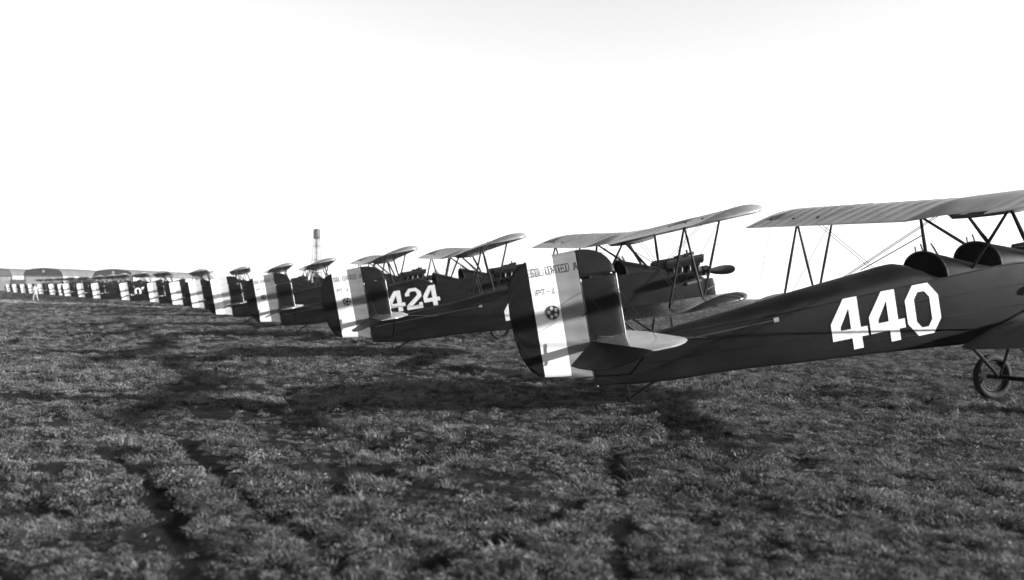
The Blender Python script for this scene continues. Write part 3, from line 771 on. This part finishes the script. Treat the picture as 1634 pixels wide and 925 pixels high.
# ------------------------------------------------------------------ grass and weeds (instanced tufts, one object each)
def leaf_mat(name, lo, hi):
    m = bpy.data.materials.new(name); m.use_nodes = True; n = m.node_tree.nodes; L = m.node_tree.links; b = n['Principled BSDF']
    b.inputs['Roughness'].default_value = .6; b.inputs['Specular IOR Level'].default_value = .08
    oi = n.new('ShaderNodeObjectInfo'); gp = n.new('ShaderNodeNewGeometry')
    t = n.new('ShaderNodeTexNoise'); t.inputs['Scale'].default_value = .9; t.inputs['Detail'].default_value = 7; t.inputs['Roughness'].default_value = .75; L.new(gp.outputs['Position'], t.inputs['Vector'])
    a = n.new('ShaderNodeMath'); a.operation = 'MULTIPLY_ADD'; L.new(t.outputs[0], a.inputs[0]); a.inputs[1].default_value = 2.0; L.new(oi.outputs['Random'], a.inputs[2])
    mr = n.new('ShaderNodeMapRange'); mr.inputs[1].default_value = .35; mr.inputs[2].default_value = 1.6; mr.inputs[3].default_value = lo; mr.inputs[4].default_value = hi
    mr.interpolation_type = 'SMOOTHSTEP'; mr.inputs[1].default_value = .75; mr.inputs[2].default_value = 2.35
    L.new(a.outputs[0], mr.inputs[0]); L.new(mr.outputs[0], b.inputs['Base Color'])
    tr = n.new('ShaderNodeBsdfTranslucent'); L.new(mr.outputs[0], tr.inputs[0])
    mx = n.new('ShaderNodeMixShader'); mx.inputs[0].default_value = .25; out = n['Material Output']
    L.new(b.outputs[0], mx.inputs[1]); L.new(tr.outputs[0], mx.inputs[2]); L.new(mx.outputs[0], out.inputs[0])
    return m
def tuft(coll, name, m, nb, hgt, spread, wid, bend, seed):
    r = random.Random(seed); V = []; F = []
    for _ in range(nb):
        a = r.uniform(0, 6.283); q = spread * math.sqrt(r.random()); bx, by = q * math.cos(a), q * math.sin(a)
        la = a + r.uniform(-1.2, 1.2); h = hgt * r.uniform(.45, 1.1); ln = bend * h * r.uniform(.3, 1.3); ww = wid * r.uniform(.6, 1.2)
        dx, dy = math.cos(la), math.sin(la); sx, sy = -dy * ww, dx * ww; o = len(V)
        for t, k in ((0, 1), (.5, .9)):
            cx, cy, cz = bx + dx * ln * t * t, by + dy * ln * t * t, h * t
            V += [(cx - sx * k, cy - sy * k, cz), (cx + sx * k, cy + sy * k, cz)]
        V.append((bx + dx * ln, by + dy * ln, h * .93)); F += [(o, o + 1, o + 3, o + 2), (o + 2, o + 3, o + 4)]
    me = bpy.data.meshes.new(name); me.from_pydata(V, [], F); me.materials.append(m)
    ob = bpy.data.objects.new(name, me); coll.objects.link(ob)
def scatter(name, coll, pts, scl):
    n = len(pts); me = bpy.data.meshes.new(name); me.vertices.add(n); me.vertices.foreach_set('co', np.asarray(pts, np.float32).ravel())
    a = me.attributes.new('sc', 'FLOAT', 'POINT'); a.data.foreach_set('value', scl.astype(np.float32))
    a = me.attributes.new('rz', 'FLOAT_VECTOR', 'POINT'); rv = np.zeros((n, 3), np.float32); rv[:, :2] = rng.normal(0, .15, (n, 2)); rv[:, 2] = rng.uniform(0, 6.28, n); a.data.foreach_set('vector', rv.ravel())
    o = bpy.data.objects.new(name, me); C.objects.link(o)
    ng = bpy.data.node_groups.new(name, 'GeometryNodeTree')
    ng.interface.new_socket('Geometry', in_out='INPUT', socket_type='NodeSocketGeometry'); ng.interface.new_socket('Geometry', in_out='OUTPUT', socket_type='NodeSocketGeometry')
    N = ng.nodes; gi = N.new('NodeGroupInput'); g_o = N.new('NodeGroupOutput'); ip = N.new('GeometryNodeInstanceOnPoints'); ci = N.new('GeometryNodeCollectionInfo')
    ci.inputs['Collection'].default_value = coll; ci.inputs['Separate Children'].default_value = True; ci.inputs['Reset Children'].default_value = True
    ip.inputs['Pick Instance'].default_value = True
    na = N.new('GeometryNodeInputNamedAttribute'); na.data_type = 'FLOAT'; na.inputs['Name'].default_value = 'sc'
    nr = N.new('GeometryNodeInputNamedAttribute'); nr.data_type = 'FLOAT_VECTOR'; nr.inputs['Name'].default_value = 'rz'
    er = N.new('FunctionNodeEulerToRotation'); L = ng.links
    ri = N.new('FunctionNodeRandomValue'); ri.data_type = 'INT'; ri.inputs[5].default_value = 50
    L.new(gi.outputs[0], ip.inputs['Points']); L.new(ci.outputs[0], ip.inputs['Instance']); L.new(na.outputs['Attribute'], ip.inputs['Scale'])
    L.new(nr.outputs['Attribute'], er.inputs[0]); L.new(er.outputs[0], ip.inputs['Rotation']); L.new(ri.outputs[2], ip.inputs['Instance Index']); L.new(ip.outputs[0], g_o.inputs[0])
    md = o.modifiers.new('scatter', 'NODES'); md.node_group = ng
    tag(o, kind='stuff'); return o
def wedge(n, r0, r1, half=38):
    r = np.sqrt(rng.uniform(r0 * r0, r1 * r1, n)); a = R(90) + rng.uniform(-R(half), R(half), n)
    return r * np.cos(a), r * np.sin(a), r
GR = leaf_mat('dry_grass', .003, .155); WD = leaf_mat('weed_leaf', .004, .15)
def leafy(coll, name, m, nl, rad, hgt, size, seed):
    r = random.Random(seed); V = []; F = []
    for _ in range(nl):
        a = r.uniform(0, 6.283); q = rad * math.sqrt(r.random()); h = hgt * (1 - (q / rad) ** 2) * r.uniform(.25, 1.1)
        c = Vector((q * math.cos(a), q * math.sin(a), h)); s_ = size * r.uniform(.5, 1.3)
        d = Vector((r.gauss(0, 1), r.gauss(0, 1), r.gauss(.5, .7))).normalized(); e = d.cross(Vector((r.gauss(0, 1), r.gauss(0, 1), r.gauss(0, 1)))).normalized()
        o = len(V); V += [c - d * s_, c + e * s_ * .42, c + d * s_, c - e * s_ * .42]; F.append((o, o + 1, o + 2, o + 3))
    me = bpy.data.meshes.new(name); me.from_pydata([tuple(p) for p in V], [], F); me.materials.append(m)
    ob = bpy.data.objects.new(name, me); coll.objects.link(ob)
cg = bpy.data.collections.new('grass_tufts'); cw = bpy.data.collections.new('weed_tufts')
for k in range(3): tuft(cg, 'grass_tuft', GR, 30, .055, .07, .003, 1.3, k)
for k in range(3): tuft(cg, 'grass_tuft', GR, 26, .035, .09, .0045, 2.2, 20 + k)
for k in range(6): leafy(cg, 'grass_tuft', GR, 120, .09, .042, .0095, 70 + k)
for k in range(3): tuft(cw, 'weed', WD, 52, .095, .10, .004, 1.2, 50 + k)
for k in range(4): leafy(cw, 'weed', WD, 150, .11, .12, .013, 60 + k)
X = []; Y = []; S = []
for n, r0, r1, s in ((22000, 2.6, 7, .8), (36000, 7, 14, 1.0), (36000, 14, 28, 1.35), (34000, 28, 60, 1.9), (24000, 60, 130, 2.4), (12000, 130, 300, 3.0)):
    x, y, r = wedge(n, r0, r1)
    clump = vnoise(x, y, 1.0, 11) * .35 + vnoise(x, y, .33, 12) * .45 + vnoise(x, y, 4.5, 13) * .35
    keep = (rng.random(n) < np.clip((clump - .30) * 2.6, .12, 1)) & (rut_amount(x, y) * rng.uniform(.65, 1.45, n) < .48)
    X.append(x[keep]); Y.append(y[keep]); S.append((s * rng.uniform(.5, 1.3, n) * (.45 + 1.1 * np.clip(clump - .2, 0, 1)))[keep])
X, Y, S = map(np.concatenate, (X, Y, S))
scatter('grass', cg, np.stack([X, Y, ground_z(X, Y) - .004], 1), S)
X = []; Y = []; S = []
for n, r0, r1, s in ((1700, 2.6, 8, .7), (5200, 8, 20, .9), (4500, 20, 50, 1.1)):
    x, y, r = wedge(n, r0, r1); cl = vnoise(x, y, 1.7, 21) * .6 + vnoise(x, y, .5, 22) * .4
    keep = (rng.random(n) < np.clip((cl - .5) * 4, 0, 1)) & (rut_amount(x, y) < .2)
    X.append(x[keep]); Y.append(y[keep]); S.append((s * rng.uniform(.4, 1.3, n))[keep])
# the weed clump beside the tail skid of the nearest aircraft
cx, cy = 1.32, 10.35
k = 26; X.append(cx + rng.normal(0, .22, k)); Y.append(cy + rng.normal(0, .25, k)); S.append(rng.uniform(.7, 1.5, k))
X, Y, S = map(np.concatenate, (X, Y, S))
scatter('weeds', cw, np.stack([X, Y, ground_z(X, Y) - .006], 1), S)

# ------------------------------------------------------------------ haze
def haze():
    m = bpy.data.materials.new('haze'); m.use_nodes = True; n = m.node_tree.nodes; n.clear()
    v = n.new('ShaderNodeVolumePrincipled'); v.inputs['Color'].default_value = (.95, .95, .95, 1); v.inputs['Density'].default_value = .00018; v.inputs['Anisotropy'].default_value = .2
    o_ = n.new('ShaderNodeOutputMaterial'); m.node_tree.links.new(v.outputs[0], o_.inputs['Volume'])
    mb = MB(); mb.box((0, 0, 18), (18400, 18400, 38)); o = mb.build('haze', m); tag(o, kind='stuff')
haze()
for o in C.objects:
    if o.parent and o.name.split('.')[0] in ('windscreen_frame', 'lettering', 'control_cable', 'stringer', 'hinge', 'radiator_shutter', 'radiator_brace', 'bracing_wire', 'brace_wire', 'tie_rod', 'control_horn'): o['kind'] = 'stuff'
